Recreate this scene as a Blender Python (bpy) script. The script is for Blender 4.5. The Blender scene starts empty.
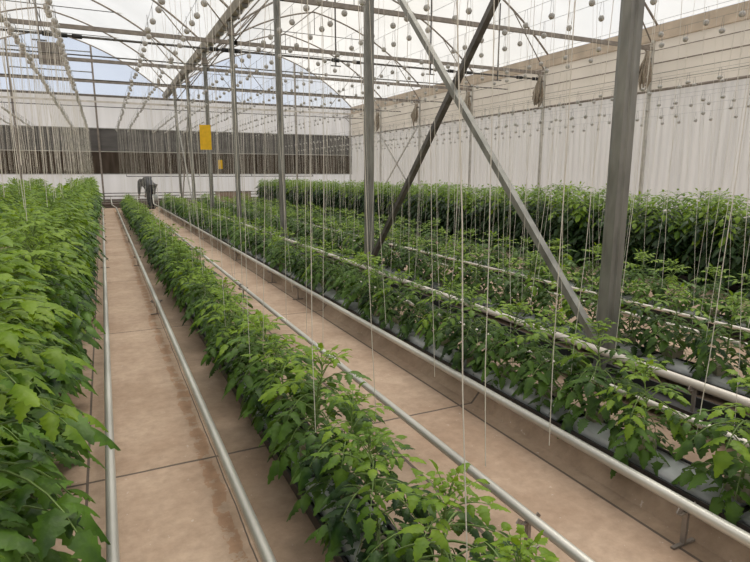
import bpy, math, random
from mathutils import Vector, Matrix
R = math.radians
PI = math.pi
scene = bpy.context.scene
col = scene.collection
random.seed(7)

# ------------------------------------------------------------ materials
def nodes_of(name):
    m = bpy.data.materials.new(name); m.use_nodes = True
    nt = m.node_tree; nt.nodes.clear()
    out = nt.nodes.new('ShaderNodeOutputMaterial')
    return m, nt, out
def N(nt, t, **kw):
    n = nt.nodes.new(t)
    for k, v in kw.items():
        if k in n.inputs.keys(): n.inputs[k].default_value = v
        else: setattr(n, k, v)
    return n
def c4(c): return (c[0], c[1], c[2], 1.0)
def principled(name, colr, rough=.6, metal=0.0, noise=.12, scale=8.0, bump=0.0, stretch=None):
    m, nt, out = nodes_of(name)
    p = N(nt, 'ShaderNodeBsdfPrincipled'); p.inputs['Roughness'].default_value = rough; p.inputs['Metallic'].default_value = metal
    tc = N(nt, 'ShaderNodeTexCoord'); src = tc.outputs['Object']
    if stretch:
        mp = N(nt, 'ShaderNodeMapping'); mp.inputs['Scale'].default_value = stretch
        nt.links.new(src, mp.inputs['Vector']); src = mp.outputs['Vector']
    nz = N(nt, 'ShaderNodeTexNoise'); nz.inputs['Scale'].default_value = scale; nz.inputs['Detail'].default_value = 5
    nt.links.new(src, nz.inputs['Vector'])
    cr = N(nt, 'ShaderNodeValToRGB')
    a = [max(0, x*(1-noise*1.6)) for x in colr]; b = [min(1, x*(1+noise*1.6)) for x in colr]
    cr.color_ramp.elements[0].position = .3; cr.color_ramp.elements[1].position = .7
    cr.color_ramp.elements[0].color = c4(a); cr.color_ramp.elements[1].color = c4(b)
    nt.links.new(nz.outputs['Fac'], cr.inputs['Fac']); nt.links.new(cr.outputs['Color'], p.inputs['Base Color'])
    if bump:
        bp = N(nt, 'ShaderNodeBump'); bp.inputs['Strength'].default_value = bump; bp.inputs['Distance'].default_value = .01
        nt.links.new(nz.outputs['Fac'], bp.inputs['Height']); nt.links.new(bp.outputs['Normal'], p.inputs['Normal'])
    nt.links.new(p.outputs[0], out.inputs['Surface'])
    return m
def film(name, colr, clear=.4, noise=.06, scale=.5, transl=.6, stretch=(1,1,1)):
    """thin plastic sheet: partly see-through, partly glowing with the daylight behind it"""
    m, nt, out = nodes_of(name)
    tc = N(nt, 'ShaderNodeTexCoord'); mp = N(nt, 'ShaderNodeMapping'); mp.inputs['Scale'].default_value = stretch
    nt.links.new(tc.outputs['Object'], mp.inputs['Vector'])
    nz = N(nt, 'ShaderNodeTexNoise'); nz.inputs['Scale'].default_value = scale; nz.inputs['Detail'].default_value = 4
    nt.links.new(mp.outputs['Vector'], nz.inputs['Vector'])
    cr = N(nt, 'ShaderNodeValToRGB')
    cr.color_ramp.elements[0].position = .35; cr.color_ramp.elements[1].position = .65
    cr.color_ramp.elements[0].color = c4([x*(1-noise) for x in colr]); cr.color_ramp.elements[1].color = c4([min(1, x*(1+noise)) for x in colr])
    nt.links.new(nz.outputs['Fac'], cr.inputs['Fac'])
    tl = N(nt, 'ShaderNodeBsdfTranslucent'); df = N(nt, 'ShaderNodeBsdfDiffuse'); tr = N(nt, 'ShaderNodeBsdfTransparent')
    for s in (tl, df, tr): nt.links.new(cr.outputs['Color'], s.inputs['Color'])
    m1 = N(nt, 'ShaderNodeMixShader'); m1.inputs[0].default_value = transl
    nt.links.new(df.outputs[0], m1.inputs[1]); nt.links.new(tl.outputs[0], m1.inputs[2])
    m2 = N(nt, 'ShaderNodeMixShader'); m2.inputs[0].default_value = clear
    nt.links.new(m1.outputs[0], m2.inputs[1]); nt.links.new(tr.outputs[0], m2.inputs[2])
    nt.links.new(m2.outputs[0], out.inputs['Surface'])
    return m
def leaf_mat(name, c_dark, c_light, transl=.3, rough=.45):
    m, nt, out = nodes_of(name)
    tc = N(nt, 'ShaderNodeTexCoord'); oi = N(nt, 'ShaderNodeObjectInfo')
    nz = N(nt, 'ShaderNodeTexNoise'); nz.inputs['Scale'].default_value = 7; nz.inputs['Detail'].default_value = 5
    nt.links.new(tc.outputs['Object'], nz.inputs['Vector'])
    ad = N(nt, 'ShaderNodeMath', operation='MULTIPLY_ADD'); ad.inputs[1].default_value = .18
    nt.links.new(oi.outputs['Random'], ad.inputs[0]); nt.links.new(nz.outputs['Fac'], ad.inputs[2])
    cr = N(nt, 'ShaderNodeValToRGB')
    cr.color_ramp.elements[0].position = .42; cr.color_ramp.elements[1].position = .70
    cr.color_ramp.elements[0].color = c4(c_dark); cr.color_ramp.elements[1].color = c4(c_light)  # wide leaf tone range also imitates highlights and dark gaps in the foliage
    nt.links.new(ad.outputs[0], cr.inputs['Fac'])
    p = N(nt, 'ShaderNodeBsdfPrincipled'); p.inputs['Roughness'].default_value = rough; p.inputs['Specular IOR Level'].default_value = .35
    nt.links.new(cr.outputs['Color'], p.inputs['Base Color'])
    nb = N(nt, 'ShaderNodeTexNoise'); nb.inputs['Scale'].default_value = 70
    nt.links.new(tc.outputs['Object'], nb.inputs['Vector'])
    bp = N(nt, 'ShaderNodeBump'); bp.inputs['Strength'].default_value = .5; bp.inputs['Distance'].default_value = .004
    nt.links.new(nb.outputs['Fac'], bp.inputs['Height']); nt.links.new(bp.outputs['Normal'], p.inputs['Normal'])
    tl = N(nt, 'ShaderNodeBsdfTranslucent')
    hs = N(nt, 'ShaderNodeHueSaturation'); hs.inputs['Value'].default_value = 1.7; hs.inputs['Hue'].default_value = .485
    nt.links.new(cr.outputs['Color'], hs.inputs['Color']); nt.links.new(hs.outputs['Color'], tl.inputs['Color'])
    mx = N(nt, 'ShaderNodeMixShader'); mx.inputs[0].default_value = transl
    nt.links.new(p.outputs[0], mx.inputs[1]); nt.links.new(tl.outputs[0], mx.inputs[2])
    nt.links.new(mx.outputs[0], out.inputs['Surface'])
    return m

def floor_mat():
    m, nt, out = nodes_of('concrete_slab')
    L = nt.links.new
    tc = N(nt, 'ShaderNodeTexCoord'); sp = N(nt, 'ShaderNodeSeparateXYZ'); L(tc.outputs['Object'], sp.inputs[0])
    def noise(scale, detail=6, rough=.6, st=None):
        n = N(nt, 'ShaderNodeTexNoise'); n.inputs['Scale'].default_value = scale; n.inputs['Detail'].default_value = detail; n.inputs['Roughness'].default_value = rough
        if st:
            mp = N(nt, 'ShaderNodeMapping'); mp.inputs['Scale'].default_value = st; L(tc.outputs['Object'], mp.inputs[0]); L(mp.outputs[0], n.inputs['Vector'])
        else: L(tc.outputs['Object'], n.inputs['Vector'])
        return n.outputs['Fac']
    def ramp(fac, a, b, p0, p1):
        cr = N(nt, 'ShaderNodeValToRGB'); cr.color_ramp.elements[0].position = p0; cr.color_ramp.elements[1].position = p1
        cr.color_ramp.elements[0].color = c4(a); cr.color_ramp.elements[1].color = c4(b); L(fac, cr.inputs['Fac']); return cr.outputs['Color']
    base = ramp(noise(1.3, 8, .65), (.39,.27,.19), (.57,.43,.325), .35, .68)
    fine = ramp(noise(14, 8, .7), (.80,.79,.78), (1,1,1), .35, .62)
    def mix(a, b, fac=None, f=1.0, mode='MULTIPLY'):
        mx = N(nt, 'ShaderNodeMix', data_type='RGBA', blend_type=mode)
        mx.inputs[0].default_value = f
        if fac is not None: L(fac, mx.inputs[0])
        L(a, mx.inputs[6])
        if isinstance(b, tuple): mx.inputs[7].default_value = b
        else: L(b, mx.inputs[7])
        return mx.outputs[2]
    colr = mix(base, fine)
    def mth(op, a, b=None, c=None):
        n = N(nt, 'ShaderNodeMath', operation=op)
        for i, v in enumerate((a, b, c)):
            if v is None: continue
            if isinstance(v, (int, float)): n.inputs[i].default_value = v
            else: L(v, n.inputs[i])
        return n.outputs[0]
    X, Y = sp.outputs['X'], sp.outputs['Y']
    wob = mth('MULTIPLY_ADD', noise(2.5, 3), .02, X)
    # joints along the house, and cross joints every 3.05 m
    total = None
    for x0, w in ((-.2,.007),(.47,.0035),(1.43,.010),(2.14,.008),(3.6,.006),(4.72,.005),(5.35,.005),(-1.3,.006),(-1.9,.006),(6.9,.006)):
        d = mth('ABSOLUTE', mth('SUBTRACT', X if w > .006 else wob, x0))
        k = mth('LESS_THAN', d, w)
        total = k if total is None else mth('MAXIMUM', total, k)
    yy = mth('MULTIPLY_ADD', noise(3, 3), .02, Y)
    md = mth('ABSOLUTE', mth('SUBTRACT', mth('PINGPONG', mth('SUBTRACT', yy, 3.1-3.05/2*0), 3.05/2*1), 0.0))
    total = mth('MAXIMUM', total, mth('LESS_THAN', md, .009))
    # rusty stain that runs along the pipe edges
    st = mth('LESS_THAN', mth('ABSOLUTE', mth('SUBTRACT', mth('MULTIPLY_ADD', noise(1.8, 6, .7, (1,.5,1)), .22, X), .50)), .035)
    st = mth('MULTIPLY', st, mth('GREATER_THAN', noise(5, 5, .7), .47))
    colr = mix(colr, (.80,.56,.38,1), fac=mth('MULTIPLY', st, .55))
    # darker, greyer floor beside the growing troughs, outside the walkways
    def band(a, b): return mth('MULTIPLY', mth('GREATER_THAN', X, a), mth('LESS_THAN', X, b))
    under_rows = mth('MAXIMUM', band(.47, 1.43), band(2.14, 4.72))
    under_rows = mth('MAXIMUM', under_rows, band(5.35, 14))
    colr = mix(colr, (.74,.74,.72,1), fac=mth('MULTIPLY', under_rows, .85))
    sp2 = mth('GREATER_THAN', noise(26, 3), .70)
    colr = mix(colr, (.75,.7,.66,1), fac=mth('MULTIPLY', sp2, .3), mode='MIX')
    colr = mix(colr, (.10,.075,.06,1), fac=mth('MULTIPLY', total, .95), mode='MIX')
    p = N(nt, 'ShaderNodeBsdfPrincipled'); p.inputs['Roughness'].default_value = .75
    L(colr, p.inputs['Base Color'])
    bp = N(nt, 'ShaderNodeBump'); bp.inputs['Strength'].default_value = .3; bp.inputs['Distance'].default_value = .01
    L(mth('SUBTRACT', noise(30, 5), total), bp.inputs['Height']); L(bp.outputs['Normal'], p.inputs['Normal'])
    L(p.outputs[0], out.inputs['Surface'])
    return m

M = {}
M['floor'] = floor_mat()
M['roof'] = film('roof_film', (.93,.91,.86), clear=.52, noise=.05, scale=.4)
M['gable'] = film('clear_gable_film', (.93,.95,.98), clear=.85, noise=.03)
M['white_sheet'] = film('white_wall_sheet', (.90,.885,.87), clear=.05, noise=.04, scale=.7, transl=.55, stretch=(3,3,.3))
M['side_sheet'] = film('side_wall_sheet', (.80,.755,.69), clear=.04, noise=.03, scale=.8, transl=.6, stretch=(1,1,1))
M['curtain'] = film('side_curtain', (.63,.595,.55), clear=.0, noise=.05, scale=1.5, transl=.45, stretch=(1,3,.2))
M['eave'] = principled('eave_board', (.60,.50,.40), .7, 0, .1, 2)
M['net_grey'] = film('grey_net', (.21,.205,.20), clear=.10, noise=.12, scale=.8, transl=.3, stretch=(1,1,5))
M['net_brown'] = film('brown_net', (.13,.105,.085), clear=.06, noise=.25, scale=1.2, transl=.3, stretch=(3,1,.5))
M['galv'] = principled('galvanised_steel', (.24,.24,.22), .5, .35, .18, 9, .1, (1,1,.3))
M['steel_dark'] = principled('dark_steel', (.12,.115,.11), .5, .4, .2, 12)
M['steel_beam'] = principled('weathered_steel', (.29,.255,.225), .55, .3, .15, 6)
M['pipe'] = principled('heating_pipe_paint', (.56,.55,.51), .38, .45, .16, 3, .05, (1,.4,1))
M['pipe_white'] = principled('whitish_pipe_paint', (.66,.62,.56), .4, .2, .12, 3, .05, (1,.4,1))
M['gutter'] = principled('gutter_metal', (.36,.335,.29), .6, .3, .25, 2.5)
M['black'] = principled('black_plastic', (.018,.018,.02), .5, 0, .2, 12)
M['bag'] = principled('grow_bag_plastic', (.37,.39,.40), .35, 0, .2, 5, .5)
M['cube'] = principled('rockwool', (.32,.29,.22), .9, 0, .15, 20, .3)
M['stem'] = principled('tomato_stem', (.17,.26,.07), .6, 0, .2, 14)
M['leaf'] = leaf_mat('tomato_leaf', (.010,.038,.007), (.085,.175,.02), .2)
M['leaf_young'] = leaf_mat('tomato_young_leaf', (.075,.165,.008), (.20,.32,.018), .27)
M['leaf_tall'] = leaf_mat('mature_tomato_leaf', (.010,.040,.007), (.10,.21,.018), .22)
M['leaf_dark'] = leaf_mat('dark_tomato_leaf', (.010,.030,.010), (.035,.08,.02), .15)
M['twine'] = principled('white_twine', (.74,.71,.64), .8, 0, .05, 30)
M['spool'] = principled('twine_spool', (.47,.46,.44), .8, 0, .12, 40, .5)
M['hook'] = principled('hook_wire', (.22,.22,.21), .4, .6, .1, 30)
M['yellow'] = principled('sticky_yellow', (.85,.52,.012), .45, 0, .06, 30)
M['bundle'] = principled('netting_bundle', (.33,.28,.22), .9, 0, .3, 18, .8, (4,4,.6))
M['jacket'] = principled('grey_jacket', (.085,.09,.10), .9, 0, .2, 10, .3)
M['trousers'] = principled('dark_trousers', (.045,.05,.06), .9, 0, .2, 10, .3)
M['skin'] = principled('skin', (.16,.09,.06), .6, 0, .08, 12)
M['hair'] = principled('hair', (.012,.011,.011), .8, 0, .2, 30)
M['shoe'] = principled('boot_rubber', (.03,.03,.03), .6, 0, .2, 10)
M['bucket'] = principled('pale_bucket', (.42,.46,.47), .5, 0, .08, 5)
M['block'] = principled('plinth_concrete', (.17,.14,.125), .9, 0, .15, 4, .2)
M['brown_block'] = principled('rusty_box_paint', (.34,.25,.2), .8, 0, .1, 4)
M['louvre'] = principled('louvre_metal', (.20,.175,.15), .6, .1, .15, 12)

# ------------------------------------------------------------ mesh helpers
class MB:
    def __init__(s): s.v = []; s.f = []; s.m = []; s.sm = []
    def add(s, vs, fs, mi=0, smooth=False):
        b = len(s.v); s.v += [tuple(v) for v in vs]
        for f in fs: s.f.append(tuple(b+i for i in f)); s.m.append(mi); s.sm.append(smooth)
    def box(s, lo, hi, mi=0):
        x0,y0,z0 = lo; x1,y1,z1 = hi
        s.add([(x0,y0,z0),(x1,y0,z0),(x1,y1,z0),(x0,y1,z0),(x0,y0,z1),(x1,y0,z1),(x1,y1,z1),(x0,y1,z1)],
              [(0,3,2,1),(4,5,6,7),(0,1,5,4),(1,2,6,5),(2,3,7,6),(3,0,4,7)], mi)
    def tube(s, pts, r, n=8, mi=0, cap=True):
        pts = [Vector(p) for p in pts]; rs = r if isinstance(r, (list, tuple)) else [r]*len(pts)
        vs = []; prev = None
        for i, p in enumerate(pts):
            d = (pts[min(i+1,len(pts)-1)] - pts[max(i-1,0)]).normalized()
            ref = Vector((0,0,1)) if abs(d.z) < .9 else Vector((1,0,0))
            u = d.cross(ref).normalized() if prev is None else (prev - d*prev.dot(d)).normalized()
            prev = u; w = d.cross(u)
            for k in range(n):
                a = 2*PI*k/n + PI/n
                vs.append(p + (u*math.cos(a) + w*math.sin(a))*rs[i])
        fs = []
        for i in range(len(pts)-1):
            for k in range(n):
                a = i*n+k; b = i*n+(k+1)%n
                fs.append((a, b, b+n, a+n))
        s.add(vs, fs, mi, n > 4)
        if cap:
            b = len(s.v)-len(vs)
            s.f.append(tuple(b+k for k in reversed(range(n)))); s.m.append(mi); s.sm.append(False)
            e = b+(len(pts)-1)*n
            s.f.append(tuple(e+k for k in range(n))); s.m.append(mi); s.sm.append(False)
    def bar(s, a, b, w, h, mi=0):          # rectangular bar a->b
        a = Vector(a); b = Vector(b); d = (b-a).normalized()
        ref = Vector((0,0,1)) if abs(d.z) < .9 else Vector((0,1,0))
        u = d.cross(ref).normalized()*w/2; v = d.cross(u).normalized()*h/2
        vs = [a-u-v,a+u-v,a+u+v,a-u+v,b-u-v,b+u-v,b+u+v,b-u+v]
        s.add(vs, [(0,3,2,1),(4,5,6,7),(0,1,5,4),(1,2,6,5),(2,3,7,6),(3,0,4,7)], mi)
    def sweep(s, prof, a, b, mi=0, smooth=False, closed=True):   # profile (x,z) along Y from a to b
        n = len(prof)
        vs = [(x, a, z) for x, z in prof] + [(x, b, z) for x, z in prof]
        rng = range(n) if closed else range(n-1)
        fs = [(k, (k+1)%n, n+(k+1)%n, n+k) for k in rng]
        s.add(vs, fs, mi, smooth)
    def lathe(s, prof, c=(0,0,0), n=16, mi=0, axis='z'):
        vs = []
        for r, z in prof:
            for k in range(n):
                a = 2*PI*k/n
                q = (r*math.cos(a), r*math.sin(a), z)
                if axis == 'x': q = (z, q[0], q[1])
                if axis == 'y': q = (q[0], z, q[1])
                vs.append((q[0]+c[0], q[1]+c[1], q[2]+c[2]))
        fs = []
        for i in range(len(prof)-1):
            for k in range(n):
                fs.append((i*n+k, i*n+(k+1)%n, (i+1)*n+(k+1)%n, (i+1)*n+k))
        s.add(vs, fs, mi, True)
    def mesh(s, name, mats):
        me = bpy.data.meshes.new(name); me.from_pydata(s.v, [], s.f)
        for m in (mats if isinstance(mats, (list, tuple)) else [mats]): me.materials.append(m)
        me.polygons.foreach_set('material_index', s.m); me.polygons.foreach_set('use_smooth', s.sm)
        me.update(); return me
    def build(s, name, mats, parent=None, loc=(0,0,0), rot=(0,0,0)):
        o = bpy.data.objects.new(name, s.mesh(name, mats)); col.objects.link(o)
        o.location = loc; o.rotation_euler = rot
        if parent: o.parent = parent
        return o
def tag(o, label=None, cat=None, group=None, kind=None):
    if label: o['label'] = label
    if cat: o['category'] = cat
    if group: o['group'] = group
    if kind: o['kind'] = kind
    return o
def empty(name, loc=(0,0,0), rz=0):
    o = bpy.data.objects.new(name, None); col.objects.link(o); o.location = loc; o.rotation_euler = (0,0,rz)
    o.empty_display_size = .1; return o
def child(name, mesh, parent, loc=(0,0,0), rot=(0,0,0)):
    o = bpy.data.objects.new(name, mesh); col.objects.link(o); o.parent = parent; o.location = loc; o.rotation_euler = rot; return o
def copy_tree(o, parent=None):
    c = o.copy(); col.objects.link(c)
    if parent: c.parent = parent
    for ch in list(o.children): copy_tree(ch, c)
    return c
ORD = ['nearest','second','third','fourth','fifth','sixth','seventh','eighth','ninth','tenth','eleventh','twelfth']

# ------------------------------------------------------------ layout
XP = 3.5                 # post line
XW = 14.75                # right wall
XL = -7.5                # left post line
H = 1.6                  # camera height
ZG = H+4.18              # gutter level
ZR = H+7.1               # ridge level
ZB = H+3.55              # tie beams
YB = 34.3                # back wall
YF = -5.9
FR = [3.08+4.45*k for k in range(-2, 8)]      # frames; the last one is the back wall
def arch_z(t): return ZG + (ZR-ZG)*(1-.35*abs(t)-.65*abs(t)**2.2)
def arch_t(z):
    a, b = 0.0, 1.0
    for _ in range(40):
        m = (a+b)/2
        if arch_z(m) > z: a = m
        else: b = m
    return a
bays = [(XL, 'left'), (XP, 'right')]

# floor
mb = MB(); mb.box((XL-.3, YF-.2, -.15), (XW+.3, YB+.3, 0))
tag(mb.build('floor', M['floor']), kind='structure')
# ceiling: two arched film vaults
mb = MB()
for x0, _ in bays:
    n = 24; W = XW-XP
    vs = []; 
    for i in range(n+1):
        t = -1+2*i/n
        x = x0+W*(i/n); z = arch_z(t)+.05
        for y in (YF, YB): vs.append((x, y, z))
    mb.add(vs, [(2*i, 2*i+1, 2*i+3, 2*i+2) for i in range(n)], 0, True)
tag(mb.build('ceiling', M['roof']), kind='structure')

# back wall
wb = MB()
def rect_y(mbx, x0, x1, z0, z1, y, mi=0, th=.01): mbx.box((x0, y, z0), (x1, y+th, z1), mi)
rect_y(wb, XL, XW, H+2.4, ZG-.05, YB); rect_y(wb, XL, XW, .25, H+.02, YB)
wall_back = tag(wb.build('wall_back', M['white_sheet']), kind='structure')
mb = MB(); rect_y(mb, XL, XW, H+1.2, H+2.4, YB); g = mb.build('insect_net', M['net_grey'], wall_back); tag(g, 'grey upper net strip')
mb = MB(); rect_y(mb, XL, XW, H+.02, H+1.2, YB); g = mb.build('insect_net', M['net_brown'], wall_back); tag(g, 'dark brown lower net strip')
mb = MB(); rect_y(mb, XL, XW, 0, .25, YB-.12, 0, .2); mb.build('plinth', M['block'], wall_back)
for z, hgt in ((H+.02,.05),(H+1.2,.035),(H+2.4,.06)):
    mb = MB(); mb.box((XL, YB-.05, z-hgt/2), (XW, YB-.003, z+hgt/2)); mb.build('rail', M['galv'] if z != H+1.2 else M['pipe'], wall_back)
for x0, nm in bays:
    mb = MB(); W = XW-XP; n = 24; vs = []
    for i in range(n+1):
        t = -1+2*i/n; x = x0+W*i/n
        vs += [(x, YB, ZG-.06), (x, YB, arch_z(t)+.05)]
    mb.add(vs, [(2*i, 2*i+2, 2*i+3, 2*i+1) for i in range(n)])
    mb.build('gable_film', M['gable'], wall_back)
# gable girts and mullions
for x0, nm in bays:
    W = XW-XP
    for u in (4.75, 5.25, 5.75, 6.25) if nm == 'left' else (4.9, 5.6):
        z = H+u; t = arch_t(z)
        xa, xb = x0+W/2*(1-t), x0+W/2*(1+t)
        if nm == 'left': xa, xb = max(xa, x0+W/3), min(xb, x0+2*W/3)
        mb = MB(); mb.tube([(xa, YB-.05, z), (xb, YB-.05, z)], .028 if nm == 'left' else .014, 6); mb.build('girt', M['galv'], wall_back)
for x0, nm in bays:
    for k in (1, 2):
        x = x0+(XW-XP)*k/3; t = (x-x0)/((XW-XP)/2)-1
        mb = MB(); mb.bar((x, YB-.1, 0), (x, YB-.1, arch_z(t)), .09, .09); mb.build('mullion', M['steel_beam'], wall_back)
# louvre opening high in left gable
gv = empty('gable_louvre', (-1.85, YB-.1, H+5.45))
tag(gv, 'brown square louvre high in the blue gable of the left bay', 'vent')
mb = MB()
for a, b in (((-.55,-.03,0),(-.49,.03,1.1)),((.49,-.03,0),(.55,.03,1.1)),((-.55,-.03,0),(.55,.03,.06)),((-.55,-.03,1.04),(.55,.03,1.1))): mb.box(a, b)
mb.build('frame', M['steel_beam'], gv)
mb = MB()
for k in range(12): mb.bar((-.49+.98*(k+.5)/12, .0, .06), (-.49+.98*(k+.5)/12, .0, 1.04), .075, .03)
mb.build('slats', M['louvre'], gv)
mb = MB(); mb.box((-.49, .03, .06), (.49, .04, 1.04)); mb.build('mesh_screen', M['net_brown'], gv)

# right wall
wr = MB(); wr.box((XW, YF, H+2.38), (XW+.01, YB, ZG-.38)); 
wall_right = tag(wr.build('wall_right', M['side_sheet']), kind='structure')
mb = MB(); mb.box((XW-.05, YF, ZG-.40), (XW+.02, YB, ZG+.02)); mb.build('eave_board', M['eave'], wall_right)
mb = MB(); mb.sweep([(XW-.11, ZG-.42), (XW-.02, ZG-.42), (XW-.02, ZG-.37), (XW-.11, ZG-.37)], YF, YB); mb.build('eave_rail', M['eave'], wall_right)
for u, r in ((3.5,.012),(3.14,.018),(2.85,.008),(2.65,.008)):
    mb = MB(); mb.tube([(XW-.06, YF, H+u), (XW-.06, YB, H+u)], r, 6); mb.build('girt', M['steel_beam'] if r > .01 else M['galv'], wall_right)
mb = MB(); mb.tube([(XW-.08, YF, H+2.38), (XW-.08, YB, H+2.38)], .038, 8); mb.build('curtain_roller', M['steel_beam'], wall_right)
mb = MB(); vs = []; n = 900; rnd = random.Random(3)
ph = 0
for i in range(n+1):
    y = YF+(YB-YF)*i/n; ph += .8+rnd.random()*.7
    dx = .022*math.sin(ph)+.015*math.sin(ph*.23)
    vs += [(XW+.02+dx*.5, y, H+2.37), (XW+.02+dx*.7, y, H+1.9), (XW+.02+dx, y, .3)]
fs = []
for i in range(n): a = 3*i; fs += [(a, a+3, a+4, a+1), (a+1, a+4, a+5, a+2)]
mb.add(vs, fs, 0, True); mb.build('side_curtain', M['curtain'], wall_right)
mb = MB(); mb.box((XW-.08, YF, 0), (XW+.1, YB, .35)); mb.build('plinth', M['block'], wall_right)
# left and front walls (behind and beside the camera)
mb = MB(); mb.box((XL-.02, YF, 0), (XL, YB, ZG)); tag(mb.build('wall_left', M['side_sheet']), kind='structure')
mb = MB(); mb.box((XL, YF-.02, 0), (XW, YF, ZG)); tag(mb.build('wall_front', M['white_sheet']), kind='structure')

# ------------------------------------------------------------ steel frame
nfr = len(FR)
def near(k, after=''): return ('nearest to the camera' if k == 0 else ORD[k]+' from the camera')
def from_back(i):
    k = nfr-1-i
    return 'against the back wall' if k == 0 else ('next to the back wall' if k == 1 else ORD[k]+' from the back wall')
def make_post(x, y, w, ztop, name, label, cat='post', group=None):
    p = empty(name, (x, y, 0)); tag(p, label, cat, group)
    mb = MB(); h = w/2
    # folded channel profile with a ridge on its face
    prof = [(-h,-h),(-h*.35,-h),(-h*.18,-h*1.22),(h*.18,-h*1.22),(h*.35,-h),(h,-h),(h,h*.2),(h*.55,h),(-h*.55,h),(-h,h*.2)]
    n = len(prof)
    vs = [(a, b, 0) for a, b in prof]+[(a, b, ztop) for a, b in prof]
    mb.add(vs, [(k, (k+1)%n, n+(k+1)%n, n+k) for k in range(n)]+[tuple(reversed(range(n))), tuple(range(n, 2*n))])
    mb.build('column', M['galv'], p)
    mb = MB(); mb.box((-w*1.1,-w*1.1,0), (w*1.1,w*1.1,.02)); mb.box((-w*.75,-w*.75,.02), (w*.75,w*.75,.09)); mb.build('base_plate', M['steel_dark'], p)
    mb = MB(); mb.box((-w*.9,-w*.8,ztop-.35), (w*.9,w*.8,ztop-.30)); mb.box((-w*.62,-w*.62,ztop-.30), (w*.62,w*.62,ztop-.18)); mb.build('head_bracket', M['steel_beam'], p)
    return p
vis = [i for i in range(nfr) if FR[i] > 2]
for i, y in enumerate(FR):
    if y < 2 or i == nfr-1: continue
    k = vis.index(i)
    lab = 'grey galvanised post in the central line, ' + ('nearest and tallest in the view' if k == 0 else ORD[k]+' from the camera')
    make_post(XP, y, .125, ZG-.1, 'steel_post', lab, group='galvanised posts under the gutter')
for i, y in enumerate(FR):
    if y < 10: continue
    k = nfr-1-i
    p = empty('wall_post', (XW-.12, y, 0)); tag(p, 'pale post on the right side wall, '+from_back(i), 'post', 'posts of the right side wall')
    mb = MB(); mb.bar((0,0,0), (0,0,ZG-.4), .08, .08); mb.build('column', M['pipe'], p)
    mb = MB(); mb.bar((0,0,ZG-.5), (-.5,0,ZG-.62), .05, .05); mb.bar((0,0,ZG-.95), (-.35,0,ZG-.65), .03, .03); mb.build('bracket', M['steel_beam'], p)
# gutter
gt = empty('roof_gutter', (XP, 0, ZG)); tag(gt, 'long dark roof gutter running over the central line of posts', 'gutter')
mb = MB(); mb.sweep([(-.12,.12),(-.12,.10),(-.07,-.04),(.07,-.04),(.12,.10),(.12,.12),(.16,.12),(.16,.09),(.09,-.07),(-.09,-.07),(-.16,.09),(-.16,.12)], YF, YB-.06); mb.build('channel', M['gutter'], gt)
for k in range(60):
    y = YB-.4-k*.62
    if y < -3: break
    mb = MB(); mb.lathe([(0,-.01),(.075,-.01),(.085,0),(.075,.012),(0,.012)], (0, y, -.10), 12, 0, 'y')
    mb.bar((0, y, -.07), (0, y, -.02), .03, .03); mb.build('bracket_disc', M['galv'], gt)
# tie beams, arches, collar ties and struts per frame
for i, y in enumerate(FR):
    if y < 6: continue
    for x0, nm in bays:
        W = XW-XP; xc = x0+W/2
        if y < 20 and nm == 'left' and y < 14: pass
        t = empty('roof_truss', (xc, y, ZG)); tag(t, 'steel roof truss of the %s bay, %s' % (nm, from_back(i)), 'truss', 'roof trusses')
        mb = MB(); pts = [(W/2*(-1+2*j/28), 0, arch_z(-1+2*j/28)-ZG) for j in range(29)]
        mb.tube(pts, .034, 8); mb.build('arch', M['steel_beam'], t)
        if i < nfr-1:
            mb = MB(); mb.bar((-W/2+.06, 0, ZB-ZG), (W/2-.1, 0, ZB-ZG), .075, .10); mb.build('tie_beam', M['steel_beam'], t)
            zc = H+6.15-ZG
            mb = MB(); mb.tube([(-3.1,0,zc),(3.1,0,zc)], .016, 6); mb.build('collar_tie', M['steel_dark'], t)
            mb = MB(); mb.tube([(0,0,zc),(0,0,ZR-ZG)], .016, 6); mb.build('king_post', M['steel_dark'], t)
            for s in (-1, 1):
                mb = MB(); tt = .70; mb.tube([(s*W/2*.98,0,ZB-ZG+.05),(s*W/2*tt,0,arch_z(tt)-ZG)], .02, 6); mb.build('strut', M['steel_beam'], t)
                mb = MB(); mb.tube([(s*W/2*.42,0,zc*.0+ZB-ZG),(s*W/2*.70,0,arch_z(.70)-ZG)], .014, 6)
                mb.build('strut', M['steel_beam'], t) if nm == 'right' and i > 6 else None
        else:
            for dz in (-.12, -.42):
                mb = MB(); mb.bar((-W/2+.06, -.12, dz), (W/2-.1, -.12, dz), .07, .09); mb.build('tie_beam', M['pipe_white'] if dz < -.2 else M['steel_beam'], t)
# lighter cross pipes between trusses (crop wire carriers)
CW = H+3.15
for k, y in enumerate((18.5, 23.0, 27.4, 31.8)):
    c = MB(); c.tube([(XL+.1, y, CW+.12), (XW-.1, y, CW+.12)], .019, 6)
    tag(c.build('cross_pipe', M['steel_dark']), 'thin steel cross pipe spanning both bays, %s' % near(k), 'pipe', 'cross pipes carrying the crop wires')
# purlins
for (x, lab) in ((XP+5.5, 'ridge purlin under the peak of the right bay'), (XL+5.5, 'ridge purlin under the peak of the left bay'),
            (4.15, 'purlin just right of the gutter, lowest of three'), (4.75, 'purlin right of the gutter, middle of three'), (5.5, 'purlin right of the gutter, highest of three')):
    x0 = XP if x > XP else XL; t = (x-x0)/5.5-1
    mb = MB(); mb.tube([(x, YF, arch_z(t)-.02), (x, YB-.06, arch_z(t)-.02)], .024, 6)
    tag(mb.build('roof_purlin', M['steel_beam']), 'long steel '+lab, 'purlin', 'lengthwise roof purlins')
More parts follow.
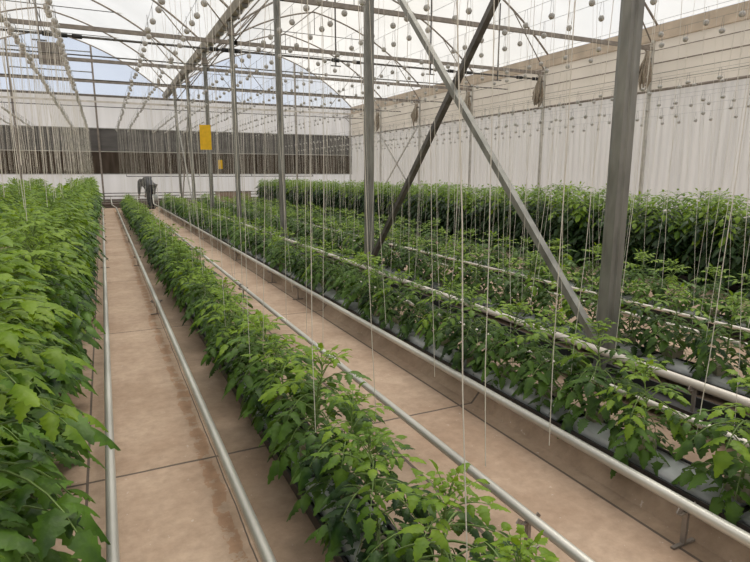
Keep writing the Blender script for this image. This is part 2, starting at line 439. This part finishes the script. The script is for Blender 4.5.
# screen drive shaft hung from rods
sh = empty('drive_shaft', (0, 16.5, H+3.35)); tag(sh, 'dark drive shaft with black couplings hung on rods across the house', 'shaft')
mb = MB(); mb.tube([(XL+.5,0,0),(XW-.35,0,0)], .03, 8); mb.build('shaft', M['steel_dark'], sh)
for x in (-.6, 3.35, 6.95, 11.05, 13.9):
    mb = MB()
    for dx in (-.32, 0, .32) if x < 4 else (-.35, .35):
        mb = MB(); mb.tube([(x+dx-.11,0,0),(x+dx+.11,0,0)], .055, 10); mb.build('coupling', M['black'], sh)
for x in (-1.1, 6.6, 9.9, 12.6):
    tt = (x-(XP if x > XP else XL))/5.5-1
    mb = MB(); mb.bar((x,0,-.16), (x,0,arch_z(tt)-(H+3.35)-.02), .035, .035); mb.bar((x-.16,0,-.16),(x+.16,0,-.16), .03, .03); mb.build('hanger_rod', M['steel_dark'], sh)
# X bracing between posts 1-2
def brace(a, b, w, label, mat='galv', d=.06):
    o = MB(); o.bar(a, b, w, d)
    tag(o.build('cross_brace', M[mat]), label, 'brace', 'diagonal braces')
z0 = .30; y1, y2 = FR[2], FR[3]
brace((XP-.085, y1, z0), (XP-.085, y2, z0+4.5), .062, 'pale diagonal brace rising leftwards from the foot of the nearest post')
brace((XP+.0, y2-.06, z0), (XP+.0, y1+.06, z0+4.5), .065, 'dark diagonal brace rising rightwards from the foot of the second post', 'steel_dark')
y1, y2 = FR[7], FR[8]
brace((XP-.06, y1, .3), (XP-.06, y2, 4.9), .05, 'thin diagonal brace among the far posts, foot at the near one')
brace((XP+.06, y2, .3), (XP+.06, y1, 4.9), .05, 'thin diagonal brace among the far posts, foot at the far one')
y1, y2 = FR[7], FR[8]
brace((XW-.2, y1, .3), (XW-.2, y2, 3.9), .05, 'faint pale diagonal brace on the right side wall, foot at the near post', 'pipe')
brace((XW-.27, y2, .3), (XW-.27, y1, 3.9), .05, 'faint pale diagonal brace on the right side wall, foot at the far post', 'pipe')
# bundles of netting tied on the wall posts
for i, y in enumerate(FR):
    if y < 10 or y > 31: continue
    rnd = random.Random(i)
    o = empty('netting_bundle', (XW-.32, y-.02, ZG-.72)); tag(o, 'bundle of brown netting tied to the right wall post, '+from_back(i), 'bundle', 'netting bundles on the side wall posts')
    mb = MB()
    for k in range(16):
        a = rnd.random()*2*PI; r1 = .05; r2 = .14+rnd.random()*.06
        ln = .75+rnd.random()*.35
        mb.tube([(r1*math.cos(a), r1*math.sin(a), 0), (.07*math.cos(a)-.03, .07*math.sin(a), -.2), (r2*math.cos(a)-.09, r2*math.sin(a), -ln*.75), (r2*.5*math.cos(a)-.11, r2*.5*math.sin(a), -ln)], [.03,.025,.045,.02], 5)
    mb.build('netting', M['bundle'], o)
    mb = MB(); mb.tube([(.09*math.cos(a*PI/5), .09*math.sin(a*PI/5), -.2) for a in range(11)], .015, 5); mb.build('tie', M['steel_dark'], o)

# ------------------------------------------------------------ heating pipes
def pipe(x, h, r, y0, y1, stands, label, mat='pipe', joints=(), upturn=True):
    o = empty('heating_pipe', (x, 0, 0)); tag(o, label, 'pipe')
    mb = MB()
    pts = [(0, y0+(y1-y0)*k/10, h) for k in range(11)]
    if upturn: pts += [(-.05, y1+.25, h+.02), (-.16, y1+.42, h+.10), (-.18, y1+.45, h+.45)]
    mb.tube(pts, r, 14); mb.build('tube', M[mat], o)
    for y in stands:
        mb = MB(); mb.bar((0, y, .012), (0, y, h-r+.005), .016, .022)
        mb.bar((-.07, y, .006), (.07, y, .006), .016, .010)
        mb.bar((-.05, y, h-r-.004), (.05, y, h-r-.004), .018, .006)
        for s in (-1, 1): mb.bar((s*.055, y, h-r), (s*.04, y, h-r*.2), .006, .03)
        mb.build('stand', M['steel_beam'], o)
    for y in joints:
        mb = MB(); mb.tube([(0, y-.04, h), (0, y+.04, h)], r*1.12, 14); mb.build('coupling', M['galv'], o)
S = [6.8, 10.7, 14.6, 18.5, 22.4, 26.3]
pipe(-.08, .17, .0235, -1.5, 27.0, S[1:], 'grey heating pipe along left edge of the first path, under the tall plants')
pipe(.45, .17, .0235, -1.5, 27.0, S, 'grey heating pipe along right edge of the first path, left of the centre row')
pipe(1.52, .17, .0235, -1.5, 27.0, [1.66, 7.1]+S[1:], 'grey heating pipe just right of the centre row', joints=(7.2, 12.8))
pipe(2.17, .19, .026, -1.5, 27.0, [1.4, 6.85, 8.1, 10.6]+S[2:], 'thick pale heating pipe at right edge of the second path', 'pipe')
pipe(2.98, .19, .022, -1.0, 27.0, [1.5]+S, 'whitish heating pipe hidden under the second row, left of the pale one by the posts', 'pipe_white')
pipe(3.35, .265, .030, -1.0, 27.0, [2.2]+S, 'whitish raised pipe passing at the feet of the steel posts', 'pipe_white')
pipe(4.60, .24, .018, 0, 27.0, S, 'whitish pipe behind the third row of young plants', 'pipe_white')
pipe(5.12, .22, .018, 0, 27.0, S, 'whitish pipe before the fourth row of young plants', 'pipe_white')
pipe(-1.2, .17, .0235, -1.5, 27.0, S, 'grey heating pipe on the far side of the tall left row')
# header pipes along the back wall
for k, (z, r) in enumerate(((.62,.025),(.47,.03),(.2,.035))):
    mb = MB(); mb.tube([(XL+.3, 32.6, z), (XW-.5, 32.6, z)], r, 8)
    o = mb.build('header_pipe', M['galv'])
    tag(o, ['topmost','middle','lowest'][k]+' of three header pipes along the back wall', 'pipe', 'header pipes at the back wall')
    for x in range(-6, 14, 3):
        if k == 0:
            m2 = MB(); m2.bar((x, 32.6, 0), (x, 32.6, .62), .04, .04); m2.build('support', M['steel_dark'], o)
mb = MB(); mb.tube([(1.2, 33.5, H-.12), (11.8, 33.5, H-.12)], .02, 6)
for x in (1.2, 5.0, 8.0, 11.8): mb.bar((x, 33.5, H-.12), (x, 33.8, H+.02), .03, .03)
tag(mb.build('wall_hose', M['steel_dark']), 'thin dark pipe fixed just below the net on the back wall', 'pipe')
kb = MB()
kb.box((XL+.3, 29.9, 0), (XW-.5, 30.25, .17)); kb.box((XL+.3, 29.87, .17), (XW-.5, 30.28, .20))
tag(kb.build('kerb', M['block']), 'low dark kerb across the far end of the paths', 'kerb')
bx = empty('low_cabinet', (6.6, 32.3, 0)); tag(bx, 'low brown cabinet by the back wall behind the posts', 'cabinet')
mb = MB(); mb.box((-.95,-.2,0),(.95,.2,.62)); mb.build('body', M['brown_block'], bx)
mb = MB(); mb.box((-1.0,-.24,.62),(1.0,.22,.66)); mb.build('lid', M['louvre'], bx)

# ------------------------------------------------------------ troughs, grow bags, drip hoses
ROWNAMES = {1:'the centre row', 2:'the row left of posts', 3:'the row right of posts', 4:'the row before tall dark plants', 0:'the tall left row', 5:'the tall dark rows on the right', 6:'the rear tall dark row'}
ROWX = {0:-.58, 1:.86, 2:2.50, 3:3.98, 4:5.6, 5:7.75, 6:8.75, 7:-2.45}
def trough(x, y0, y1, label, up=0):
    o = empty('growing_trough', (x, 0, up)); tag(o, label, 'trough')
    mb = MB(); mb.sweep([(-.14,.13),(-.13,.05),(.13,.05),(.14,.13),(.125,.13),(.115,.065),(-.115,.065),(-.125,.13)], y0, y1); mb.build('channel', M['black'], o)
    y = y0+.3
    while y < y1 and not up:
        mb = MB(); mb.bar((-.09, y, 0), (-.09, y, .05), .03, .03); mb.bar((.09, y, 0), (.09, y, .05), .03, .03); mb.bar((-.12, y, .04), (.12, y, .04), .03, .02); mb.build('foot', M['steel_dark'], o); y += 1.5
def drip(x, y0, y1, z, label):
    mb = MB(); rnd = random.Random(int(x*100)); pts = []
    y = y0
    while y < y1: pts.append((x+rnd.uniform(-.01,.01), y, z+rnd.uniform(-.004,.006))); y += .25
    mb.tube(pts, .009, 6); tag(mb.build('drip_hose', M['black']), label, 'hose')
mb = MB(); mb.sweep([(2.24,0),(2.31,.079),(2.58,.079),(2.66,0)], -1.2, 27.2)
b = len(mb.v)-8; mb.f += [(b+3,b+2,b+1,b), (b+4,b+5,b+6,b+7)]; mb.m += [0,0]; mb.sm += [False,False]
tag(mb.build('raised_bed', M['floor']), 'low raised concrete bed under the row left of the posts', 'planting bed')
bagm = []
for v in range(3):
    rnd = random.Random(40+v); mb = MB(); n = 14; prof = 12; vs = []
    L = .98
    for i in range(n+1):
        y = -L/2+L*i/n; e = min(1, min(i, n-i)/1.5); e = .25+.75*e
        for k in range(prof):
            a = 2*PI*k/prof
            sx = math.copysign(abs(math.cos(a))**.5, math.cos(a)); sz = math.copysign(abs(math.sin(a))**.6, math.sin(a))
            j = rnd.uniform(-.006, .006)
            vs.append((sx*(.105+j), y, .055+sz*.045*e+j*.6))
    fs = [(i*prof+k, i*prof+(k+1)%prof, (i+1)*prof+(k+1)%prof, (i+1)*prof+k) for i in range(n) for k in range(prof)]
    fs += [tuple(reversed(range(prof))), tuple(n*prof+k for k in range(prof))]
    mb.add(vs, fs, 0, True); bagm.append(mb.mesh('grow_bag', M['bag']))
for r, y0 in ((1, .4), (2, .3), (3, 1.0), (4, 2.0)):
    x = ROWX[r]+{1:0, 2:-.06, 3:-.05, 4:0}[r]
    up = .03 if r == 2 else 0
    trough(x, y0-.3, 26.9, 'long black growing trough under '+ROWNAMES[r], up)
    drip(x+.06, y0-.2, 26.8, .168+up, 'black drip hose lying on the grow bags of '+ROWNAMES[r])
    y = y0+.5; k = 0
    while y < 26.5:
        o = bpy.data.objects.new('grow_bag', bagm[k%3]); col.objects.link(o); o.location = (x, y, .062+up); o.rotation_euler = (0, 0, random.uniform(-.02, .02)+(PI if k%2 else 0))
        pos = near(k) if k < 6 else 'beyond the sixth'
        tag(o, 'grey plastic grow bag in %s, %s' % (ROWNAMES[r], pos), 'grow bag', 'grow bags in '+ROWNAMES[r]); y += 1.03; k += 1
for r in (0, 5, 6):
    trough(ROWX[r], 0, 30.4, {0:'black growing trough under the tall left row', 5:'black growing trough under the front tall dark row', 6:'black growing trough under the rear tall dark row'}[r])
trough(3.35, .4, 27.0, 'black trough standing in for the shadow under the raised pipe by the posts')  # added trough, its black stands in for shadow beneath the raised pipe

# ------------------------------------------------------------ tomato plants
def leaflet(mb, p, d, up, L, Wd, mi, rnd, hd=True):
    st = [0,.09,.2,.26,.38,.44,.57,.63,.76,.82,.93,1.0] if hd else [0,.22,.38,.62,1.0]
    pr = [.06,.62,1.0,.74,1.02,.70,.86,.52,.60,.32,.22,0] if hd else [.1,1.0,.68,.72,0]
    d = d.normalized(); side = d.cross(up).normalized(); nrm = side.cross(d).normalized()
    fold = rnd.uniform(.15,.55); curl = rnd.uniform(.6,2.2); tw = rnd.uniform(-.3,.3)
    q = Vector(p); vs = []; last = 0
    cur = d.copy()
    for i, t in enumerate(st):
        q = q + cur*(t-last)*L; last = t
        cur = (d + Vector((0,0,-1))*curl*t*.9).normalized()
        n2 = side.cross(cur).normalized()
        w = Wd*pr[i]*.5; s2 = (side*math.cos(tw*t)+n2*math.sin(tw*t))
        jit = rnd.uniform(.85,1.15)
        back = d*(-.10*L if hd and i in (2,4,6) else 0)
        vs += [q - s2*w*jit - n2*w*fold + back, q, q + s2*w*jit - n2*w*fold + back]
    fs = []
    for i in range(len(st)-1):
        a = i*3; fs += [(a, a+1, a+4, a+3), (a+1, a+2, a+5, a+4)]
    mb.add(vs, fs, mi, True)
def compound(mb, base, az, el, L, size, droop, mi, rnd, hd, pairs=3):
    d = Vector((math.cos(az)*math.cos(el), math.sin(az)*math.cos(el), math.sin(el)))
    pts = [Vector(base)]; ds = [d.copy()]; n = 7
    for i in range(n):
        d = (d + Vector((0,0,-1))*droop/n*(1+.6*i/n)).normalized()
        pts.append(pts[-1]+d*L/n); ds.append(d.copy())
    mb.tube(pts, [.0042*size*10*(1-.7*i/n)+.0006 for i in range(n+1)], 4 if hd else 3, 2, False)
    up0 = Vector((0,0,1))
    def at(t):
        f = t*n; i = min(n-1, int(f)); return pts[i].lerp(pts[i+1], f-i), ds[i]
    ts = [.38,.58,.80] if pairs == 3 else [.45,.75]
    for j, t in enumerate(ts):
        p, dd = at(t)
        h = dd.cross(up0)
        if h.length < .05: h = Vector((1,0,0))
        h.normalize()
        sc = size*(.72+.22*j)*rnd.uniform(.8,1.15)
        for s in (-1, 1):
            dr = (h*s*rnd.uniform(.8,1.1) + dd*rnd.uniform(.35,.7) + Vector((0,0,rnd.uniform(-.2,.15))))
            pp = p + dr.normalized()*.012
            leaflet(mb, pp, dr, up0, sc, sc*rnd.uniform(.5,.62), mi, rnd, hd)
    p, dd = at(1.0)
    dd2 = dd + Vector((0,0,.05))
    up = up0 if abs(dd.z) < .92 else Vector((math.cos(az), math.sin(az), .3))
    leaflet(mb, p, dd2, up, size*1.25, size*.75, mi, rnd, hd)
def plant_meshes(seed, height, nleaf, Lr, size, mats, hd=True, lean=.06, young_from=.72, low=.12, shrink=1.0):
    rnd = random.Random(seed)
    st = MB(); pts = []
    lx, ly = rnd.uniform(-lean, lean), rnd.uniform(-lean, lean)
    for i in range(9):
        t = i/8; pts.append(Vector((lx*t*t+rnd.uniform(-.008,.008), ly*t+rnd.uniform(-.008,.008), height*.9*t)))
    st.tube(pts, [.0075*(1-.6*i/8) for i in range(9)], 7 if hd else 4)
    fo = MB(); az = rnd.random()*6.28
    for k in range(nleaf):
        t = low+(1-low)*k/(nleaf-1)
        f = t*8; i = min(7, int(f)); p = pts[i].lerp(pts[i+1], f-i)
        az += 2.4+rnd.uniform(-.35,.35)
        yg = t > young_from
        if yg:
            g = (t-young_from)/(1-young_from)
            L = Lr*(.8-.5*g*shrink); el = R(30+45*g*shrink+rnd.uniform(-12,12)); sz = size*(.85-.42*g*shrink); dr = .9-.3*g+(1-shrink)*.8
        else:
            L = Lr*rnd.uniform(.8,1.1)*(.8+.2*t/young_from); el = R(rnd.uniform(12,48)); sz = size*rnd.uniform(.8,1.12); dr = rnd.uniform(1.0,1.9)
        mi = 1 if (t > young_from+.06 or (t > young_from-.12 and rnd.random() < .4)) else 0
        compound(fo, p, az, el, L, sz, dr, mi, rnd, hd, 3 if not yg or hd else 2)
    # crown of tiny shoots
    for k in range(5):
        a = rnd.random()*6.28
        compound(fo, pts[-1], a, R(rnd.uniform(45,80)), Lr*.3, size*.42, .7, 1, rnd, hd, 2)
    # side shoots
    return st.mesh('stem', M['stem']), fo.mesh('foliage', mats)
cube = MB(); cube.box((-.05,-.05,-.03),(.05,.05,.05)); cube.box((-.04,-.04,.05),(.04,.04,.058)); cube_me = cube.mesh('root_cube', M['cube'])
YM = [M['leaf'], M['leaf_young'], M['stem']]
TM = [M['leaf_tall'], M['leaf_young'], M['stem']]
DM = [M['leaf_dark'], M['leaf_young'], M['stem']]
young_hd = [plant_meshes(100+i, random.uniform(.46,.58), 34, .29, .088, YM, True, young_from=.74, low=.16) for i in range(7)]
young_ld = [plant_meshes(130+i, random.uniform(.46,.58), 28, .29, .105, YM, False, young_from=.74, low=.16) for i in range(5)]
tall_hd = [plant_meshes(200+i, random.uniform(1.20,1.32), 90, .44, .108, TM, True, .12, .66, .06, .75) for i in range(7)]
tall_ld = [plant_meshes(230+i, random.uniform(1.20,1.32), 68, .43, .140, TM, False, .12, .66, .06, .7) for i in range(4)]
dark_ld = [plant_meshes(260+i, random.uniform(1.22,1.34), 96, .42, .135, DM, False, .1, .80, .03, .35) for i in range(5)]
def proto(me, name, cubeon=True):
    o = empty(name); child('stem', me[0], o); child('foliage', me[1], o)
    if cubeon: child('root_cube', cube_me, o)
    return o
protos = {}
def place_plant(kind, me_list, idx, x, y, z, rz, sc, label, group, tilt=(0,0)):
    key = (kind, id(me_list), idx)
    if key not in protos:
        o = proto(me_list[idx], kind, kind == 'young_tomato_plant'); protos[key] = o
    else: o = copy_tree(protos[key])
    o.location = (x, y, z); o.rotation_euler = (tilt[0], tilt[1], rz); o.scale = (sc, sc, sc)
    tag(o, label, 'plant', group)
rnd = random.Random(11)
def row(kind, r, y0, y1, step, hd, ld, cut, z, scr, xoff=0, jit=.04, name=None, hdset=None, leanx=0):
    y = y0; k = 0; name = name or ROWNAMES[r]
    adj = {'young_tomato_plant':'young tomato plant', 'tall_tomato_plant':'tall tomato plant'}[kind]
    while y < y1:
        ml = hd if y < cut else ld
        if k < 8: pos = near(k)
        elif y < 12: pos = 'in its middle stretch'
        else: pos = 'in its far stretch'
        place_plant(kind, ml, rnd.randrange(len(ml)), ROWX[r]+xoff+rnd.uniform(-jit,jit), y+rnd.uniform(-.05,.05), z, rnd.random()*6.28, rnd.uniform(*scr),
                    '%s in %s, %s' % (adj, name, pos), 'tomato plants in '+name, (rnd.uniform(-.06,.06), rnd.uniform(-.06,.06)+leanx))
        y += step; k += 1
row('young_tomato_plant', 1, .60, 26.7, .39, young_hd, young_ld, 9, .175, (.9,1.12))
row('young_tomato_plant', 2, 1.0, 26.7, .40, young_hd, young_ld, 8, .20, (.88,1.1), -.03, leanx=.06)
row('young_tomato_plant', 3, 2.0, 26.7, .42, young_hd, young_ld, 7, .175, (.95,1.15))
row('young_tomato_plant', 4, 3.2, 26.7, .42, young_hd, young_ld, 6, .16, (.85,1.05))
row('tall_tomato_plant', 0, .45, 30.4, .37, tall_hd, tall_ld, 8, .12, (.92,1.06), jit=.06)
row('tall_tomato_plant', 5, 4.2, 30.8, .36, dark_ld, dark_ld, 5, .12, (.93,1.03), name='the front tall dark row', jit=.08)
row('tall_tomato_plant', 6, 4.8, 30.8, .42, dark_ld, dark_ld, 5, .12, (.93,1.04), name='the rear tall dark row', jit=.08)
row('tall_tomato_plant', 7, 13, 30.4, .45, tall_ld, tall_ld, 5, .12, (.92,1.06), name='the leftmost row', jit=.08)

# ------------------------------------------------------------ crop wires, bobbins and twines
UW = 2.0
wires = [(-1.0,'left wire over the tall left row',3.0,.24),(-.42,'right wire over the tall left row',3.0,.24),(.78,'left wire over the centre row',1.4,.5),(1.28,'right wire over the centre row',1.4,.5),
         (2.45,'left wire over the row left of posts',1.6,.5),(2.95,'right wire over the row left of posts',1.5,.5),(3.78,'left wire over the row right of posts',1.9,.5),(4.3,'right wire over the row right of posts',2.2,.5),
         (5.4,'left wire over the row before tall plants',2.4,.5),(6.05,'right wire over the row before tall plants',2.4,.5),
         (7.5,'left wire over the front tall dark row',3,.6),(8.1,'right wire over the front tall dark row',3,.6),
         (8.9,'wire over the rear tall dark row',4,.5),(9.7,'wire fifth from the right side wall',4.6,.45),(10.5,'wire fourth from the right side wall',5,.5),(11.4,'wire third from the right side wall',5.5,.5),
         (12.3,'wire second from the right side wall',6,.5),(13.3,'wire nearest the right side wall',6,.5),(-2.6,'wire over the row beyond the tall left row',12,.3),(-3.2,'outermost wire seen on the left',14,.3)]
LOW = {8.9:-.55, 9.7:-.75, 10.5:-.35, 11.4:-.75, 12.3:-.45, 13.3:-.7}
for x, lab, y0, stp in wires:
    zw = H+UW+.20+LOW.get(x, 0)
    mb = MB(); mb.tube([(x, -1.5, zw), (x, YB-.2, zw)], .0025, 4)
    tag(mb.build('crop_wire', M['hook']), 'thin steel crop wire: '+lab, 'wire', 'crop wires')
def bobbin_parts(seed, length, mb_s, mb_h, mb_t, o=Vector((0,0,0)), tx=0, ty=0, low=False):
    n = 6 if low else 14
    prof = [(.0,-.034),(.024,-.032),(.038,-.016),(.040,0),(.038,.016),(.024,.032),(.0,.034)]
    mb_s.lathe(prof, (o.x, o.y, o.z), n, 0, 'y')
    mb_h.tube([(o.x-.0,o.y-.03,o.z+.04),(o.x,o.y-.012,o.z+.20)], .0022, 4); mb_h.tube([(o.x,o.y+.03,o.z+.04),(o.x,o.y+.012,o.z+.20)], .0022, 4)
    mb_h.tube([(o.x,o.y-.03,o.z+.035),(o.x,o.y+.03,o.z+.035)], .0022, 4)
    rnd = random.Random(seed); pts = []
    for k in range(9):
        t = k/8; pts.append((o.x+.03+tx*t+rnd.uniform(-.006,.006)*(0 if k == 0 else 1), o.y+ty*t+rnd.uniform(-.006,.006), o.z-length*t))
    mb_t.tube(pts, .0018, 4, 0, True)
bprot = []
for v in range(8):
    a, b, c = MB(), MB(), MB(); rn = random.Random(v)
    bobbin_parts(v, 2.9+.1*(v%4)+.2*(v//4), a, b, c, tx=rn.uniform(-.2,.2), ty=rn.uniform(-.3,.3))
    bprot.append((a.mesh('spool', M['spool']), b.mesh('hook', M['hook']), c.mesh('twine', M['twine'])))
shortp = []
for v in range(4):
    a, b, c = MB(), MB(), MB(); rn = random.Random(50+v)
    bobbin_parts(50+v, 1.95+.1*v, a, b, c, tx=rn.uniform(-.08,.08), ty=rn.uniform(-.1,.1))
    shortp.append((a.mesh('spool', M['spool']), b.mesh('hook', M['hook']), c.mesh('twine', M['twine'])))
spots = []
ca, sa = math.cos(R(25.6)), math.sin(R(25.6))
for wi, (x, lab, y0, stp) in enumerate(wires):
    y = y0
    while y < 30.2:
        yy = y+rnd.uniform(-.12,.12)*stp*2
        dep = x*sa+yy*ca; lat = x*ca-yy*sa
        if dep > .8 and abs(lat/dep) < .80: spots.append((dep, x+rnd.uniform(-.03,.03), yy, wi, rnd.random()))
        y += stp
spots.sort()
bp = {}
for n_, (dep, x, y, wi, rr) in enumerate(spots[:298]):
    tall = x < 0 or x > 7
    src = shortp if tall else bprot
    v = int(rr*len(src)); key = (tall, v)
    if key not in bp:
        o = empty('twine_bobbin'); 
        for nm, me in zip(('spool','hook','twine'), src[v]): child(nm, me, o)
        bp[key] = o
    else: o = copy_tree(bp[key])
    wz = H+UW+LOW.get(wires[wi][0], 0)
    o.location = (x, y, wz); o.rotation_euler = (0,0,(rr-.5)*1.2)
    if wires[wi][0] in LOW: o.scale = (1, 1, .75); o.location.z = wz+.05
    tag(o, 'grey bobbin with hanging twine on the '+wires[wi][1], 'bobbin', 'bobbins on the '+wires[wi][1])
sa_, sb_, sc_ = MB(), MB(), MB()
for k, (dep, x, y, wi, rr) in enumerate(spots[298:]):
    tall = x < 0 or x > 7
    rn = random.Random(900+k)
    bobbin_parts(900+k, (1.9+LOW.get(wires[wi][0], 0) if tall else 2.7)+rr*.3, sa_, sb_, sc_, Vector((x, y, H+UW+LOW.get(wires[wi][0], 0))), rn.uniform(-.1,.1), rn.uniform(-.15,.15), True)
st = empty('distant_bobbins', (0,0,0)); tag(st, 'mass of tiny distant twine bobbins and twines towards the back wall', 'bobbins', kind='stuff')
for nm, b_, m_ in (('spool', sa_, 'spool'), ('hook', sb_, 'hook'), ('twine', sc_, 'twine')): tag(b_.build(nm, M[m_], st), kind='stuff')

# ------------------------------------------------------------ yellow sticky traps
def trap(x, y, z, h, w, label, rz):
    o = empty('sticky_trap', (x, y, z), rz); tag(o, label, 'sticky trap', 'yellow sticky traps')
    mb = MB(); mb.box((-w/2,-.002,-h/2),(w/2,.002,h/2)); mb.build('card', M['yellow'], o)
    mb = MB(); mb.tube([(0,0,h/2-.01),(0,0,H+UW+.2-z)], .0015, 4); mb.build('string', M['twine'], o)
trap(1.0, 6.15, H+.375, .25, .115, 'large yellow sticky trap hanging over the centre row', -R(20))
trap(2.7, 14.6, H+.24, .22, .10, 'small distant yellow sticky trap hanging left of the posts', -R(15))

# ------------------------------------------------------------ person bending over the row
pr = empty('person', (1.92, 28.3, 0), R(-48)); pr.scale = (1.1,1.1,1.1); tag(pr, 'person in dark grey clothes bending over the plants at far end of the second path', 'person')
def skin_obj(name, verts, edges, radii, mat, parent, root=0, sub=2):
    me = bpy.data.meshes.new(name); me.from_pydata([Vector(v) for v in verts], edges, []); me.materials.append(mat)
    o = bpy.data.objects.new(name, me); col.objects.link(o); o.parent = parent
    s = o.modifiers.new('skin', 'SKIN')
    for i, r in enumerate(radii): me.skin_vertices[0].data[i].radius = (r, r) if not isinstance(r, tuple) else r
    me.skin_vertices[0].data[root].use_root = True
    ss = o.modifiers.new('sub', 'SUBSURF'); ss.levels = sub; ss.render_levels = sub
    for p in me.polygons: p.use_smooth = True
    return o
# facing -X, bent at the hips
V = [(0.12,0,.88),(-.02,0,1.02),(-.20,0,1.14),(-.36,0,1.19),(-.46,0,1.17),(-.55,0,1.13),(-.63,0,1.08),
     (.10,-.11,.84),(.07,-.12,.47),(.12,-.12,.09),(-.06,-.13,.04),
     (.12,.11,.84),(.02,.12,.47),(.14,.12,.09),(-.04,.13,.04),
     (-.37,-.19,1.13),(-.40,-.24,.86),(-.46,-.22,.62),(-.48,-.21,.54),
     (-.37,.19,1.13),(-.42,.24,.86),(-.52,.20,.64),(-.55,.19,.56)]
V = [(x*.74 if x < -.1 else x, y, z) for x, y, z in V]
E = [(0,1),(1,2),(2,3),(3,4),(4,5),(5,6),(0,7),(7,8),(8,9),(9,10),(0,11),(11,12),(12,13),(13,14),(3,15),(15,16),(16,17),(17,18),(3,19),(19,20),(20,21),(21,22)]
Rr = [.15,.14,.155,.13,.055,.095,.075,.10,.065,.042,.035,.10,.065,.042,.035,.06,.045,.032,.03,.06,.045,.032,.03]
skin_obj('body', V, E, Rr, M['skin'], pr)
# face and ears
mb = MB(); mb.lathe([(0,-.012),(.012,0),(.0,.03)], (-.675*.74,0,1.05), 8); 
for s in (-1, 1): mb.lathe([(0,-.02),(.02,0),(0,.02)], (-.57*.74, s*.088, 1.10), 8)
mb.build('face', M['skin'], pr)
# fingers
for (hx, hy, hz) in ((-.49*.74,-.21,.52),(-.56*.74,.19,.54)):
    mb = MB()
    for k, ln in enumerate((.07,.08,.075,.06)):
        yy = hy-.03+.02*k
        mb.tube([(hx,yy,hz),(hx-.012,yy,hz-ln*.55),(hx-.002,yy,hz-ln)], [.009,.008,.006], 6)
    mb.tube([(hx+.01,hy-.035,hz+.03),(hx-.03,hy-.045,hz-.01),(hx-.04,hy-.035,hz-.03)], [.01,.009,.007], 6)
    mb.build('fingers', M['skin'], pr)
J = [V[i] for i in (1,2,3,15,16,17,19,20,21)]+[V[0]]
skin_obj('jacket', J, [(0,1),(1,2),(2,3),(3,4),(4,5),(2,6),(6,7),(7,8),(0,9)], [.225,.235,.19,.11,.082,.06,.11,.082,.06,.225], M['jacket'], pr)
T = [V[i] for i in (0,7,8,9,11,12,13)]+[(-.0,0,1.0)]
skin_obj('trousers', T, [(0,1),(1,2),(2,3),(0,4),(4,5),(5,6),(0,7)], [.21,.14,.10,.07,.14,.10,.07,.21], M['trousers'], pr)
for s in (-1, 1):
    skin_obj('boot', [(.13,s*.12,.09),(.12,s*.12,.05),(-.08,s*.13,.04)], [(0,1),(1,2)], [.06,.055,.042], M['shoe'], pr, 0, 1)
mb = MB(); mb.lathe([(0,.115),(.06,.10),(.10,.05),(.112,0),(.10,-.05)], (-.565*.74,0,1.15), 14)
h = mb.build('hair', M['hair'], pr)
bk = empty('bucket', (2.14, 27.95, .42)); tag(bk, 'pale bag hanging at the hip of the bending person', 'bag')
mb = MB(); mb.lathe([(0,0),(.10,0),(.12,.12),(.13,.26),(.12,.26),(.10,.02)], (0,0,0), 14); mb.build('sack', M['bucket'], bk)
bk.name = 'picking_bag'
mb = MB(); mb.tube([(-.12,0,.26),(-.12,.15,.55),(-.1,.28,.62),(.1,.28,.6),(.12,.1,.45),(.12,0,.26)], .009, 5); mb.build('strap', M['trousers'], bk)

# ------------------------------------------------------------ light, world, camera
w = bpy.data.worlds.new('sky'); scene.world = w; w.use_nodes = True
nt = w.node_tree; nt.nodes.clear()
out = nt.nodes.new('ShaderNodeOutputWorld'); bg = nt.nodes.new('ShaderNodeBackground')
tc = nt.nodes.new('ShaderNodeTexCoord'); nz = nt.nodes.new('ShaderNodeTexNoise'); nz.inputs['Scale'].default_value = 2.2; nz.inputs['Detail'].default_value = 5
cr = nt.nodes.new('ShaderNodeValToRGB'); cr.color_ramp.elements[0].position = .38; cr.color_ramp.elements[1].position = .62
cr.color_ramp.elements[0].color = (.80,.87,1,1); cr.color_ramp.elements[1].color = (1,.985,.96,1)
nt.links.new(tc.outputs['Generated'], nz.inputs['Vector']); nt.links.new(nz.outputs['Fac'], cr.inputs['Fac'])
nt.links.new(cr.outputs['Color'], bg.inputs['Color']); bg.inputs['Strength'].default_value = .86
nt.links.new(bg.outputs[0], out.inputs['Surface'])
sd = bpy.data.lights.new('sun', 'SUN'); sd.energy = 3.9; sd.angle = R(45); sd.color = (1,.96,.9)
so = bpy.data.objects.new('sun', sd); col.objects.link(so); so.rotation_euler = (R(-14), R(22), 0)
cam = bpy.data.cameras.new('camera'); cam.lens = 560/750*36; cam.sensor_width = 36; cam.clip_end = 200; cam.clip_start = .02
co = bpy.data.objects.new('camera', cam); col.objects.link(co); co.location = (0, 0, H); co.rotation_euler = (R(90-10.8), 0, R(-25.6))
scene.camera = co
scene.view_settings.view_transform = 'Standard'; scene.view_settings.look = 'None'
scene.view_settings.exposure = 0.0; scene.view_settings.gamma = 1; scene.view_settings.use_curve_mapping = False
